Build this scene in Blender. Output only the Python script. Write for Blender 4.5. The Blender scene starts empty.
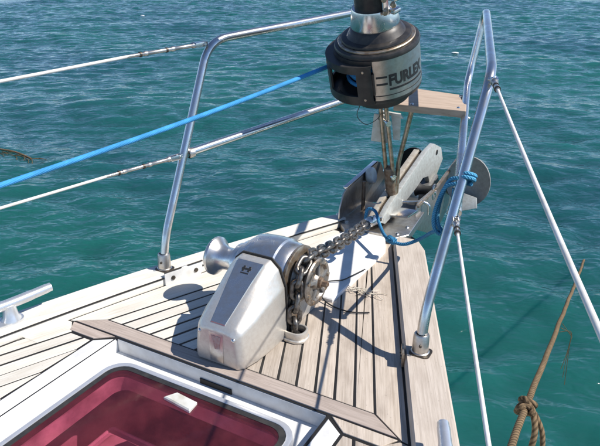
import bpy, bmesh, math, random
import numpy as np
from mathutils import Vector, Matrix
rnd = random.Random(7)
sc = bpy.context.scene
col = sc.collection

# ------------------------------------------------------------------ camera
CAM = Vector((0.827, -1.0258, 0.9644)); YAW, PITCH, ROLL, FPX = 0.5173, 0.402, -0.0052, 633.2
fw = Vector((-math.sin(YAW)*math.cos(PITCH), math.cos(YAW)*math.cos(PITCH), -math.sin(PITCH)))
r0 = Vector((math.cos(YAW), math.sin(YAW), 0)); u0 = r0.cross(fw)
rt = math.cos(ROLL)*r0 + math.sin(ROLL)*u0; up = -math.sin(ROLL)*r0 + math.cos(ROLL)*u0
cd = bpy.data.cameras.new('camera'); cam = bpy.data.objects.new('camera', cd); col.objects.link(cam)
cd.sensor_fit = 'HORIZONTAL'; cd.sensor_width = 36; cd.lens = FPX/600*36; cd.clip_start = 0.02; cd.clip_end = 6000
cam.matrix_world = Matrix(((rt.x, up.x, -fw.x, CAM.x), (rt.y, up.y, -fw.y, CAM.y), (rt.z, up.z, -fw.z, CAM.z), (0, 0, 0, 1)))
sc.camera = cam
# ------------------------------------------------------------------ sky and sun
SUN = Vector((0.825, 0.24, 1.0)).normalized()
w = bpy.data.worlds.new('World'); sc.world = w; w.use_nodes = True
wn = w.node_tree; bg = wn.nodes['Background']; sky = wn.nodes.new('ShaderNodeTexSky')
sky.sky_type = 'NISHITA'; sky.sun_disc = False; sky.sun_elevation = math.asin(SUN.z); sky.sun_rotation = math.atan2(SUN.x, SUN.y)
sky.air_density = 0.6; sky.dust_density = 0.0; sky.ozone_density = 3.0; sky.altitude = 250
wn.links.new(sky.outputs[0], bg.inputs[0]); bg.inputs[1].default_value = 0.14
sd = bpy.data.lights.new('sun', 'SUN'); sd.energy = 4.6; sd.angle = math.radians(0.5); sd.color = (1.0, 0.955, 0.89)
so = bpy.data.objects.new('sun', sd); col.objects.link(so); so.rotation_euler = SUN.to_track_quat('Z', 'Y').to_euler(); so.location = (4, 2, 6)
sc.view_settings.view_transform = 'Standard'; sc.view_settings.look = 'None'; sc.view_settings.exposure = 0.34; sc.view_settings.gamma = 1
sc.render.engine = 'CYCLES'
sc.cycles.max_bounces = 8; sc.cycles.transparent_max_bounces = 10; sc.cycles.caustics_reflective = False

# ------------------------------------------------------------------ materials
MATS = {}
def newmat(name):
    m = bpy.data.materials.new(name); m.use_nodes = True; MATS[name] = m
    return m, m.node_tree.nodes, m.node_tree.links, m.node_tree.nodes['Principled BSDF']
def nd(N, t, **kw):
    n = N.new(t)
    for k, v in kw.items():
        if k in n.inputs: n.inputs[k].default_value = v
        else: setattr(n, k, v)
    return n
def ramp(N, stops):
    r = N.new('ShaderNodeValToRGB'); e = r.color_ramp.elements
    while len(e) < len(stops): e.new(0.5)
    for q, (p, c) in zip(e, stops): q.position = p; q.color = (c[0], c[1], c[2], 1)
    return r
def worldpos(N, L, rotz=0.0, scale=(1, 1, 1)):
    g = N.new('ShaderNodeNewGeometry'); mp = N.new('ShaderNodeMapping'); mp.vector_type = 'POINT'
    mp.inputs['Rotation'].default_value = (0, 0, rotz)
    L.new(g.outputs['Position'], mp.inputs['Vector'])
    m2 = N.new('ShaderNodeMapping'); m2.inputs['Scale'].default_value = scale; L.new(mp.outputs[0], m2.inputs['Vector'])
    return m2.outputs[0]
def mixc(N, L, fac, a, b, mode='MIX'):
    m = N.new('ShaderNodeMix'); m.data_type = 'RGBA'; m.blend_type = mode
    for sock, v in ((m.inputs[0], fac), (m.inputs[6], a), (m.inputs[7], b)):
        if hasattr(v, 'is_linked') or isinstance(v, bpy.types.NodeSocket): L.new(v, sock)
        elif isinstance(v, (int, float)): sock.default_value = v
        else: sock.default_value = (v[0], v[1], v[2], 1)
    return m.outputs[2]
def teak(name, light, dark, rotz, var=0.22, stain=(0.2, 0.15, 0.11), stainamt=0.25):
    m, N, L, P = newmat(name)
    v = worldpos(N, L, rotz, (210, 7, 60))
    n1 = nd(N, 'ShaderNodeTexNoise', Scale=1.0, Detail=6.0, Roughness=0.65); L.new(v, n1.inputs['Vector'])
    r1 = ramp(N, [(0.32, dark), (0.62, light)]); L.new(n1.outputs['Fac'], r1.inputs[0])
    v2 = worldpos(N, L, rotz, (26, 9, 20)); n2 = nd(N, 'ShaderNodeTexNoise', Scale=1.0, Detail=5.0); L.new(v2, n2.inputs['Vector'])
    r2 = ramp(N, [(0.5, (0, 0, 0)), (0.74, (stainamt,)*3)]); L.new(n2.outputs['Fac'], r2.inputs[0])
    c = mixc(N, L, r2.outputs[0], r1.outputs[0], stain)
    # small dark specks, knots
    v3 = worldpos(N, L, rotz, (90, 40, 60)); n3 = nd(N, 'ShaderNodeTexVoronoi', Scale=1.0); L.new(v3, n3.inputs['Vector'])
    r3 = ramp(N, [(0.05, (0.35,)*3), (0.13, (0, 0, 0))]); L.new(n3.outputs['Distance'], r3.inputs[0])
    c = mixc(N, L, r3.outputs[0], c, [k*0.45 for k in dark])
    oi = N.new('ShaderNodeObjectInfo'); mr = nd(N, 'ShaderNodeMapRange'); mr.inputs[3].default_value = 1-var; mr.inputs[4].default_value = 1+var*0.35
    L.new(oi.outputs['Random'], mr.inputs[0])
    c2 = mixc(N, L, 1.0, c, (1, 1, 1), 'MULTIPLY'); mm = c2.node; L.new(mr.outputs[0], mm.inputs[7])
    L.new(c2, P.inputs['Base Color']); P.inputs['Roughness'].default_value = 0.72; P.inputs['Specular IOR Level'].default_value = 0.25
    b = nd(N, 'ShaderNodeBump', Strength=0.35, Distance=0.0015); L.new(n1.outputs['Fac'], b.inputs['Height']); L.new(b.outputs[0], P.inputs['Normal'])
    return m
PA = math.atan(0.45)
teak('teak_bleached', (0.81, 0.765, 0.68), (0.67, 0.615, 0.52), PA, 0.14, (0.5, 0.43, 0.34), 0.35)      # port planking, scrubbed pale
teak('teak_weathered', (0.60, 0.515, 0.43), (0.42, 0.35, 0.28), -PA, 0.22, (0.30, 0.24, 0.19), 0.6)
teak('teak_grey', (0.53, 0.44, 0.38), (0.38, 0.31, 0.26), math.pi/2, 0.1, (0.2, 0.15, 0.12), 0.4)
teak('teak_rail', (0.60, 0.52, 0.44), (0.45, 0.38, 0.31), -PA, 0.03, (0.38, 0.31, 0.25), 0.5)
teak('teak_rail_pale', (0.84, 0.80, 0.72), (0.72, 0.67, 0.57), PA, 0.03, (0.5, 0.42, 0.33), 0.35)
teak('teak_seat', (0.58, 0.45, 0.34), (0.42, 0.31, 0.225), math.pi/2, 0.05, (0.35, 0.25, 0.18), 0.4)

def simple(name, c, rough=0.5, metal=0.0, c2=None, scale=40, bump=0.0, spec=None, coat=0.0, rvar=0.0, lo=0.4, hi=0.66):
    m, N, L, P = newmat(name)
    P.inputs['Base Color'].default_value = (*c, 1); P.inputs['Roughness'].default_value = rough; P.inputs['Metallic'].default_value = metal
    if spec is not None: P.inputs['Specular IOR Level'].default_value = spec
    P.inputs['Coat Weight'].default_value = coat
    if c2 is not None or bump or rvar:
        g = N.new('ShaderNodeNewGeometry'); n = nd(N, 'ShaderNodeTexNoise', Scale=float(scale), Detail=6.0, Roughness=0.6); L.new(g.outputs['Position'], n.inputs['Vector'])
        if c2 is not None:
            r = ramp(N, [(lo, c), (hi, c2)]); L.new(n.outputs['Fac'], r.inputs[0]); L.new(r.outputs[0], P.inputs['Base Color'])
        if rvar:
            mr = nd(N, 'ShaderNodeMapRange'); mr.inputs[3].default_value = max(0.02, rough-rvar); mr.inputs[4].default_value = rough+rvar
            L.new(n.outputs['Fac'], mr.inputs[0]); L.new(mr.outputs[0], P.inputs['Roughness'])
        if bump:
            b = nd(N, 'ShaderNodeBump', Strength=0.5, Distance=bump); L.new(n.outputs['Fac'], b.inputs['Height']); L.new(b.outputs[0], P.inputs['Normal'])
    return m
simple('caulk', (0.012, 0.011, 0.010), 0.6)
simple('steel', (0.72, 0.71, 0.69), 0.24, 1.0, (0.58, 0.55, 0.51), 30, 0.0, rvar=0.12)
simple('steel_tube', (0.76, 0.745, 0.72), 0.27, 1.0, (0.60, 0.57, 0.53), 22, 0.0002, rvar=0.12)
simple('brushed_steel', (0.60, 0.57, 0.53), 0.38, 1.0, (0.47, 0.43, 0.38), 55, 0.0002, rvar=0.1)
simple('windlass_metal', (0.73, 0.695, 0.63), 0.45, 0.7, (0.65, 0.60, 0.53), 90, 0.0008, rvar=0.12)
simple('windlass_polished', (0.76, 0.75, 0.73), 0.30, 0.95, (0.63, 0.59, 0.54), 45, 0.0006, rvar=0.14)
simple('galvanised', (0.56, 0.57, 0.53), 0.55, 0.4, (0.44, 0.43, 0.39), 70, 0.0006, rvar=0.1)
simple('galvanised_sunlit', (0.60, 0.54, 0.44), 0.5, 0.35, (0.48, 0.40, 0.30), 60, 0.0005)
simple('gypsy_metal', (0.36, 0.33, 0.29), 0.45, 0.7, (0.17, 0.125, 0.085), 55, 0.0008, rvar=0.12)
simple('fluke_grey', (0.33, 0.325, 0.31), 0.6, 0.3, (0.27, 0.26, 0.245), 60, 0.0004)
simple('galvanised_dark', (0.30, 0.30, 0.29), 0.5, 0.6, (0.20, 0.19, 0.18), 35, 0.0006, rvar=0.1)
simple('chain_steel', (0.24, 0.225, 0.205), 0.42, 0.8, (0.075, 0.058, 0.045), 90, 0.0006, rvar=0.12)
simple('rusty', (0.27, 0.20, 0.14), 0.6, 0.4, (0.15, 0.085, 0.05), 60, 0.0006)
simple('stained_steel', (0.50, 0.43, 0.34), 0.42, 0.85, (0.30, 0.20, 0.12), 50, 0.0004, rvar=0.1)
simple('black_plastic', (0.022, 0.021, 0.020), 0.42, 0.0, (0.045, 0.040, 0.036), 40, 0.0004, rvar=0.12)
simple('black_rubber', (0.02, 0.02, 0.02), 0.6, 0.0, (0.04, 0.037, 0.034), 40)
simple('hub_dark', (0.024, 0.022, 0.021), 0.45, 0.2, (0.058, 0.050, 0.043), 35, 0.0004, rvar=0.1)
simple('gelcoat', (0.75, 0.745, 0.725), 0.32, 0.0, (0.64, 0.62, 0.585), 26, 0.0006, rvar=0.1, lo=0.45, hi=0.72)
simple('pad_white', (0.84, 0.83, 0.80), 0.5, 0.0, (0.76, 0.74, 0.70), 20, 0.0004)
simple('cleat_alloy', (0.72, 0.73, 0.74), 0.3, 0.7, (0.62, 0.62, 0.62), 30, 0.0, rvar=0.1)
simple('white_sheath', (0.80, 0.78, 0.74), 0.45, 0.0, (0.66, 0.62, 0.55), 30)
simple('bolt_dark', (0.10, 0.085, 0.07), 0.45, 0.8)
simple('white_plastic', (0.72, 0.71, 0.66), 0.4, 0.0, (0.55, 0.52, 0.44), 30)
simple('red_print', (0.50, 0.25, 0.21), 0.5, 0.0, (0.56, 0.44, 0.40), 120)
simple('black_print', (0.02, 0.02, 0.02), 0.5)
simple('hatch_alloy', (0.74, 0.75, 0.77), 0.35, 0.6, (0.66, 0.66, 0.67), 20)
simple('lining', (0.70, 0.62, 0.60), 0.7, 0.0, (0.28, 0.20, 0.23), 9)
simple('cushion_fabric', (0.85, 0.78, 0.80), 0.85, 0.0, (0.76, 0.68, 0.70), 60, 0.001)
simple('wall_alloy', (0.70, 0.68, 0.63), 0.3, 0.75, (0.64, 0.62, 0.57), 6)
simple('twine', (0.72, 0.66, 0.54), 0.8, 0.0, (0.55, 0.47, 0.36), 60)
simple('weed', (0.14, 0.095, 0.035), 0.8, 0.0, (0.07, 0.05, 0.02), 30)
simple('foam_white', (0.8, 0.8, 0.78), 0.6)
simple('drain_black', (0.01, 0.009, 0.008), 0.7)

def ropemat(name, c, c2, freq=420, ang=0.7, bs=0.8):
    m, N, L, P = newmat(name)
    uv = N.new('ShaderNodeUVMap'); mp = N.new('ShaderNodeMapping'); mp.inputs['Rotation'].default_value = (0, 0, ang); L.new(uv.outputs[0], mp.inputs['Vector'])
    wv = nd(N, 'ShaderNodeTexWave', Scale=float(freq), Distortion=0.6); wv.inputs['Detail'].default_value = 1.0; L.new(mp.outputs[0], wv.inputs['Vector'])
    r = ramp(N, [(0.15, c2), (0.6, c)]); L.new(wv.outputs['Fac'], r.inputs[0])
    g = N.new('ShaderNodeNewGeometry'); n = nd(N, 'ShaderNodeTexNoise', Scale=25.0, Detail=4.0); L.new(g.outputs['Position'], n.inputs['Vector'])
    r2 = ramp(N, [(0.35, (0.72, 0.72, 0.72)), (0.65, (1, 1, 1))]); L.new(n.outputs['Fac'], r2.inputs[0])
    cc = mixc(N, L, 1.0, r.outputs[0], r2.outputs[0], 'MULTIPLY')
    L.new(cc, P.inputs['Base Color']); P.inputs['Roughness'].default_value = 0.85; P.inputs['Specular IOR Level'].default_value = 0.15
    b = nd(N, 'ShaderNodeBump', Strength=bs, Distance=0.0012); L.new(wv.outputs['Fac'], b.inputs['Height']); L.new(b.outputs[0], P.inputs['Normal'])
ropemat('blue_rope', (0.085, 0.40, 0.78), (0.065, 0.34, 0.70), 75, 0.7, 0.35)
ropemat('blue_rope_dark', (0.07, 0.29, 0.50), (0.025, 0.14, 0.29), 60)
ropemat('blue_rope_faded', (0.13, 0.42, 0.62), (0.05, 0.24, 0.42), 60)
ropemat('brown_rope', (0.25, 0.17, 0.095), (0.11, 0.075, 0.042), 28)

# tinted hatch acrylic: coloured see-through pane with a glossy surface
m, N, L, P = newmat('tinted_acrylic')
N.remove(P); tr = nd(N, 'ShaderNodeBsdfTransparent'); tr.inputs[0].default_value = (0.95, 0.66, 0.75, 1)
gl = nd(N, 'ShaderNodeBsdfGlossy'); gl.inputs['Roughness'].default_value = 0.06
df = nd(N, 'ShaderNodeBsdfDiffuse'); df.inputs[0].default_value = (0.24, 0.05, 0.06, 1)
fr_ = nd(N, 'ShaderNodeFresnel'); fr_.inputs[0].default_value = 1.47
gb = N.new('ShaderNodeNewGeometry'); fr = nd(N, 'ShaderNodeMath', operation='MULTIPLY_ADD'); L.new(fr_.outputs[0], fr.inputs[0]); fr.inputs[1].default_value = 1.0; fr.inputs[2].default_value = 0.0
fb = nd(N, 'ShaderNodeMath', operation='SUBTRACT'); fb.inputs[0].default_value = 1.0; L.new(gb.outputs['Backfacing'], fb.inputs[1]); L.new(fb.outputs[0], fr.inputs[1])
m1 = N.new('ShaderNodeMixShader'); m1.inputs[0].default_value = 0.16; L.new(tr.outputs[0], m1.inputs[1]); L.new(df.outputs[0], m1.inputs[2])
gq = N.new('ShaderNodeNewGeometry'); nq = nd(N, 'ShaderNodeTexNoise', Scale=9.0, Detail=5.0, Roughness=0.6); L.new(gq.outputs['Position'], nq.inputs['Vector'])
rq = ramp(N, [(0.40, (0.10,)*3), (0.68, (0.30,)*3)]); L.new(nq.outputs['Fac'], rq.inputs[0]); L.new(rq.outputs[0], m1.inputs[0])
nq2 = nd(N, 'ShaderNodeTexNoise', Scale=30.0, Detail=6.0); L.new(gq.outputs['Position'], nq2.inputs['Vector']); mq = nd(N, 'ShaderNodeMapRange'); mq.inputs[3].default_value = 0.03; mq.inputs[4].default_value = 0.16; L.new(nq2.outputs['Fac'], mq.inputs[0]); L.new(mq.outputs[0], gl.inputs['Roughness'])
m2 = N.new('ShaderNodeMixShader'); L.new(fr.outputs[0], m2.inputs[0]); L.new(m1.outputs[0], m2.inputs[1]); L.new(gl.outputs[0], m2.inputs[2])
L.new(m2.outputs[0], N['Material Output'].inputs[0])

# sea water
WDIR = math.radians(118)      # direction the wavelets travel, from +x
m, N, L, P = newmat('sea_water')
P.inputs['Roughness'].default_value = 0.11; P.inputs['IOR'].default_value = 1.333
P.inputs['Subsurface Weight'].default_value = 1.0; P.inputs['Subsurface Radius'].default_value = (0.25, 0.7, 0.7); P.inputs['Subsurface Scale'].default_value = 1.6
hs = None
for scl, amp, det, dist, ro, asp in ((3.4, 0.036, 2.0, 0.4, -0.2, 0.55), (7.5, 0.036, 2.0, 0.5, 0.1, 0.55), (15.0, 0.013, 2.0, 0.4, -0.1, 0.6)):
    v = worldpos(N, L, -WDIR+ro, (1.0, asp, 1.0))
    n = nd(N, 'ShaderNodeTexNoise', Scale=scl, Detail=det, Roughness=0.5, Distortion=dist); L.new(v, n.inputs['Vector'])
    q = nd(N, 'ShaderNodeMath', operation='MULTIPLY'); q.inputs[1].default_value = amp; L.new(n.outputs['Fac'], q.inputs[0])
    if hs is None: hs = q.outputs[0]
    else:
        a = nd(N, 'ShaderNodeMath', operation='ADD'); L.new(hs, a.inputs[0]); L.new(q.outputs[0], a.inputs[1]); hs = a.outputs[0]
b = nd(N, 'ShaderNodeBump', Strength=1.0, Distance=1.0); L.new(hs, b.inputs['Height']); L.new(b.outputs[0], P.inputs['Normal'])
gp = worldpos(N, L, 0.3, (0.16, 0.3, 1)); n = nd(N, 'ShaderNodeTexNoise', Scale=1.0, Detail=3.0); L.new(gp, n.inputs['Vector'])
r = ramp(N, [(0.35, (0.011, 0.072, 0.081)), (0.68, (0.012, 0.102, 0.090))]); L.new(n.outputs['Fac'], r.inputs[0]); L.new(r.outputs[0], P.inputs['Base Color'])

# ------------------------------------------------------------------ mesh helpers
class MB:
    def __init__(s): s.v = []; s.f = []; s.uv = {}
    def add(s, vs, fs):
        o = len(s.v); s.v += [Vector(x) for x in vs]; s.f += [[i+o for i in f] for f in fs]; return o
    def box(s, c, size, M=None):
        c = Vector(c); h = [k/2 for k in size]
        vs = [Vector((x*h[0], y*h[1], z*h[2])) for z in (-1, 1) for y in (-1, 1) for x in (-1, 1)]
        if M is not None: vs = [M @ k for k in vs]
        s.add([c+k for k in vs], [(0, 2, 3, 1), (4, 5, 7, 6), (0, 1, 5, 4), (2, 6, 7, 3), (0, 4, 6, 2), (1, 3, 7, 5)]); return s
    def prism(s, poly, z0, z1, inset=0.0):
        n = len(poly); top = poly
        if inset: top = inset_poly(poly, inset)
        vs = [(x, y, z0) for x, y in poly]
        if inset:
            vs += [(x, y, z1-inset) for x, y in poly] + [(x, y, z1) for x, y in top]
            fs = [list(range(n))[::-1], list(range(2*n, 3*n))]
            for k in (0, n):
                fs += [(k+i, k+(i+1) % n, k+n+(i+1) % n, k+n+i) for i in range(n)]
        else:
            vs += [(x, y, z1) for x, y in poly]
            fs = [list(range(n))[::-1], list(range(n, 2*n))] + [(i, (i+1) % n, n+(i+1) % n, n+i) for i in range(n)]
        s.add(vs, fs); return s
    def plate(s, poly, org, ex, ey, th):
        """polygon (a,b) in the plane org + a*ex + b*ey, with thickness th along the normal"""
        ex = Vector(ex); ey = Vector(ey); nn = ex.cross(ey).normalized()*(th/2); org = Vector(org); n = len(poly)
        P_ = [org+ex*a+ey*b for a, b in poly]
        s.add([k-nn for k in P_]+[k+nn for k in P_], [list(range(n))[::-1], list(range(n, 2*n))]+[(i, (i+1) % n, n+(i+1) % n, n+i) for i in range(n)]); return s
    def ring(s, outer, inner, z0, z1):
        n = len(outer)
        vs = [(x, y, z0) for x, y in outer]+[(x, y, z1) for x, y in outer]+[(x, y, z0) for x, y in inner]+[(x, y, z1) for x, y in inner]
        fs = []
        for i in range(n):
            j = (i+1) % n
            fs += [(i, j, n+j, n+i), (n+i, n+j, 3*n+j, 3*n+i), (3*n+i, 3*n+j, 2*n+j, 2*n+i), (2*n+i, 2*n+j, j, i)]
        s.add(vs, fs); return s
    def lathe(s, prof, org, axis, seg=32, cap=True, a0=0.0, a1=2*math.pi, ref=None):
        """prof: (t along axis, radius)"""
        ax = Vector(axis).normalized(); org = Vector(org)
        e1 = Vector(ref) if ref else (Vector((1, 0, 0)) if abs(ax.x) < 0.8 else Vector((0, 1, 0)))
        e1 = (e1-ax*e1.dot(ax)).normalized(); e2 = ax.cross(e1)
        full = abs(a1-a0-2*math.pi) < 1e-6; m = seg if full else seg+1
        vs = []; fs = []
        for t, r in prof:
            for i in range(m):
                a = a0+(a1-a0)*i/seg; vs.append(org+ax*t+(e1*math.cos(a)+e2*math.sin(a))*r)
        for k in range(len(prof)-1):
            for i in range(seg):
                j = (i+1) % m if full else i+1
                fs.append((k*m+i, k*m+j, (k+1)*m+j, (k+1)*m+i))
        if cap and full:
            fs.append(list(range(m))[::-1]); fs.append([(len(prof)-1)*m+i for i in range(m)])
        s.add(vs, fs); return s
    def tube(s, pts, r, seg=12, closed=False, uv=True):
        pts = [Vector(p) for p in pts]; n = len(pts); rs = r if isinstance(r, (list, tuple)) else [r]*n
        tang = []
        for i in range(n):
            a = pts[i-1] if (i or closed) else pts[i]; b_ = pts[(i+1) % n] if (i < n-1 or closed) else pts[i]
            tang.append((b_-a).normalized())
        t0 = tang[0]; e = t0.orthogonal().normalized(); vs = []; fs = []; ln = 0; uvs = []
        for i in range(n):
            e = (e-tang[i]*e.dot(tang[i])).normalized(); g = tang[i].cross(e)
            if i: ln += (pts[i]-pts[i-1]).length
            for k in range(seg):
                a = 2*math.pi*k/seg; vs.append(pts[i]+(e*math.cos(a)+g*math.sin(a))*rs[i]); uvs.append((ln, rs[i]*a))
        for i in range(n if closed else n-1):
            j = (i+1) % n
            for k in range(seg):
                l = (k+1) % seg; fs.append((i*seg+k, i*seg+l, j*seg+l, j*seg+k))
        if not closed: fs += [list(range(seg))[::-1], [(n-1)*seg+k for k in range(seg)]]
        o = s.add(vs, fs)
        for i, u_ in enumerate(uvs): s.uv[o+i] = u_
        return s
    def build(s, name, mat, parent=None, smooth=40, bevel=0.0, bseg=2, bang=30, sub=0):
        base = Vector(parent.get('base', (0, 0, 0))) if parent else Vector((0, 0, 0))
        me = bpy.data.meshes.new(name); me.from_pydata([v-base for v in s.v], [], s.f)
        bm = bmesh.new(); bm.from_mesh(me); bmesh.ops.recalc_face_normals(bm, faces=bm.faces)
        if bevel:
            ed = [e for e in bm.edges if len(e.link_faces) == 2 and e.calc_face_angle(0) > math.radians(bang)]
            bmesh.ops.bevel(bm, geom=ed, offset=bevel, segments=bseg, profile=0.6, affect='EDGES', clamp_overlap=True)
        bm.to_mesh(me); bm.free()
        if s.uv and not bevel:
            lay = me.uv_layers.new(name='UVMap')
            for lp in me.loops: lay.data[lp.index].uv = s.uv.get(lp.vertex_index, (0, 0))
        if smooth: me.shade_smooth(); me.set_sharp_from_angle(angle=math.radians(smooth))
        me.materials.append(MATS[mat])
        o = bpy.data.objects.new(name, me); col.objects.link(o)
        if parent: o.parent = parent; o['base'] = list(base)
        if sub:
            md = o.modifiers.new('sub', 'SUBSURF'); md.levels = sub; md.render_levels = sub
        return o
def inset_poly(poly, d):
    n = len(poly); out = []
    area = sum(poly[i][0]*poly[(i+1) % n][1]-poly[(i+1) % n][0]*poly[i][1] for i in range(n)); sg = 1 if area > 0 else -1
    for i in range(n):
        p0, p1, p2 = Vector(poly[i-1]), Vector(poly[i]), Vector(poly[(i+1) % n])
        a = (p1-p0); b_ = (p2-p1)
        if a.length < 1e-9 or b_.length < 1e-9: out.append(tuple(p1)); continue
        a.normalize(); b_.normalize(); na = Vector((-a.y, a.x))*sg; nb = Vector((-b_.y, b_.x))*sg
        k = na+nb; L2 = k.length_squared
        out.append(tuple(p1+k*(2*d/L2)) if L2 > 0.3 else tuple(p1+k*d))
    return out
def clip(poly, a, b_, c):
    """keep a*x+b*y >= c"""
    out = []; n = len(poly)
    for i in range(n):
        p, q = poly[i], poly[(i+1) % n]; dp = a*p[0]+b_*p[1]-c; dq = a*q[0]+b_*q[1]-c
        if dp >= 0: out.append(p)
        if (dp > 0 > dq) or (dp < 0 < dq):
            t = dp/(dp-dq); out.append((p[0]+(q[0]-p[0])*t, p[1]+(q[1]-p[1])*t))
    return out
def area(poly): return abs(sum(poly[i][0]*poly[(i+1) % len(poly)][1]-poly[(i+1) % len(poly)][0]*poly[i][1] for i in range(len(poly))))/2
def rrect(x0, x1, y0, y1, r, n=6):
    o = []
    for cx, cy, a in ((x1-r, y1-r, 0), (x0+r, y1-r, 90), (x0+r, y0+r, 180), (x1-r, y0+r, 270)):
        for k in range(n+1):
            t = math.radians(a+90*k/n); o.append((cx+r*math.cos(t), cy+r*math.sin(t)))
    return o
def fillet(pts, r, n=6):
    pts = [Vector(p) for p in pts]; out = [pts[0]]
    for i in range(1, len(pts)-1):
        a, p, c = pts[i-1], pts[i], pts[i+1]; d = min(r, (a-p).length*0.48, (c-p).length*0.48)
        A = p+(a-p).normalized()*d; C_ = p+(c-p).normalized()*d
        for k in range(n+1):
            t = k/n; out.append(A*(1-t)**2+p*2*t*(1-t)+C_*t*t)
    return out+[pts[-1]]
def spline(pts, n=8, closed=False):
    P_ = [Vector(p) for p in pts]; out = []; m = len(P_)
    for i in range(m if closed else m-1):
        if closed: a, b_, c, d = P_[i-1], P_[i], P_[(i+1) % m], P_[(i+2) % m]
        else: a, b_, c, d = P_[max(i-1, 0)], P_[i], P_[i+1], P_[min(i+2, m-1)]
        for k in range(n):
            t = k/n; out.append(0.5*((2*b_)+(c-a)*t+(2*a-5*b_+4*c-d)*t*t+(3*b_-a-3*c+d)*t**3))
    if not closed: out.append(P_[-1])
    return out
def tag(o, label, cat, group=None):
    o['label'] = label; o['category'] = cat
    if group: o['group'] = group
    return o
def thing(name, label, cat, loc=(0, 0, 0), group=None):
    o = bpy.data.objects.new(name, None); col.objects.link(o); o.location = loc; o.empty_display_size = 0.05; o['base'] = list(loc)
    return tag(o, label, cat, group)

# ------------------------------------------------------------------ the sea
SEA = -1.1
def make_sea():
    n = 780; u = np.linspace(-1.35, 1.35, n); s = 17.0*u + np.sign(u)*3500.0*(np.clip(np.abs(u)-1.0, 0, None)/0.35)**4
    X, Y = np.meshgrid(s-9.5, s+14.5)
    sp = np.gradient(s); SP = np.maximum(*np.meshgrid(sp, sp))
    Z = np.zeros_like(X); rg = np.random.default_rng(3)
    for k in range(64):
        lam = 0.24*(3.2**(rg.random())) if k < 54 else rg.uniform(1.5, 6.0); ang = WDIR+rg.normal(0, 0.5); amp = (0.0066 if k < 54 else 0.0026)*lam*(0.5+rg.random())
        kk = 2*math.pi/lam; ph = rg.random()*6.28
        att = np.clip((lam/3.0-SP)/(lam/3.0), 0, 1)
        q = np.sin(kk*(math.cos(ang)*X+math.sin(ang)*Y)+ph)
        Z += att*amp*(q+0.25*np.cos(2*(kk*(math.cos(ang)*X+math.sin(ang)*Y)+ph)))
    Z += SEA
    vs = np.stack([X, Y, Z], -1).reshape(-1, 3); i = np.arange(n*n).reshape(n, n)
    fs = np.stack([i[:-1, :-1], i[:-1, 1:], i[1:, 1:], i[1:, :-1]], -1).reshape(-1, 4)
    me = bpy.data.meshes.new('sea'); me.vertices.add(len(vs)); me.vertices.foreach_set('co', vs.ravel())
    me.loops.add(fs.size); me.loops.foreach_set('vertex_index', fs.ravel()); me.polygons.add(len(fs))
    me.polygons.foreach_set('loop_start', np.arange(len(fs))*4); me.polygons.foreach_set('loop_total', np.full(len(fs), 4)); me.update(); me.validate()
    me.shade_smooth(); me.materials.append(MATS['sea_water'])
    o = bpy.data.objects.new('sea', me); col.objects.link(o); o['kind'] = 'structure'
make_sea()

# ------------------------------------------------------------------ the boat
XC = -0.013; YA = -3.2; RZ = 0.03
def w_stb(y):
    return 0.512-0.445*y if y > -0.2 else 0.601+0.44*(-0.2-y)-0.055*(-0.2-y)**2
def w_port(y):
    return 0.529-0.333*y-0.065*y*y if y > -0.2 else 0.5930+0.34*(-0.2-y)-0.045*(-0.2-y)**2
def o_stb(y): return w_stb(y)+0.1065+0.008*max(-0.3, min(1, y))
def o_port(y): return w_port(y)+0.103-0.012*max(-0.5, min(1, y))-0.015*max(0, y)**2
boat = thing('sailboat', 'white sailing yacht with teak planked foredeck and low teak cap rails', 'sailboat', (0, -1.0, SEA))
deck_b = MB()
ys = [YA+(1.0-YA)*i/60 for i in range(61)]
HX0, HX1, HY0, HY1 = -0.338, 0.308, -0.66, 0.006       # hatch well
ys = sorted(set([y for y in ys]+[HY0, HY1])); 
for y0, y1 in zip(ys[:-1], ys[1:]):
    def strip(xa0, xb0, xa1, xb1):
        deck_b.add([(xa0, y0, -0.0012), (xb0, y0, -0.0012), (xb1, y1, -0.0012), (xa1, y1, -0.0012)], [(0, 1, 2, 3)])
    l0, l1, q0, q1 = -o_port(y0)+0.01, -o_port(y1)+0.01, o_stb(y0)-0.01, o_stb(y1)-0.01
    if y0 >= HY0-1e-6 and y1 <= HY1+1e-6:
        strip(l0, HX0, l1, HX0); strip(HX1, q0, HX1, q1)
    else: strip(l0, q0, l1, q1)
deck = deck_b.build('foredeck', 'caulk', boat, smooth=0)
GAP = 0.0034; SP_ = 0.052; X0 = 0.416; SL = 0.45
def lat(k, y): return X0-SP_*k-SL*(y-0.06)
def plank(poly, mat, inset=0.0009, z1=0.0):
    if len(poly) < 3 or area(poly) < 2e-4: return
    p = inset_poly(poly, GAP if 'weathered' in mat else 0.0046)
    if area(p) < 1e-4: return
    # drop slivers produced by the clip
    q = [p[0]]
    for k in p[1:]:
        if (Vector(k)-Vector(q[-1])).length > 0.003: q.append(k)
    if len(q) > 3 and (Vector(q[0])-Vector(q[-1])).length < 0.003: q.pop()
    MB().prism(q, -0.012, z1+rnd.uniform(-0.0006, 0.0006), inset).build('plank', mat, deck, smooth=0)
nrm = math.hypot(1, SL)
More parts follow.
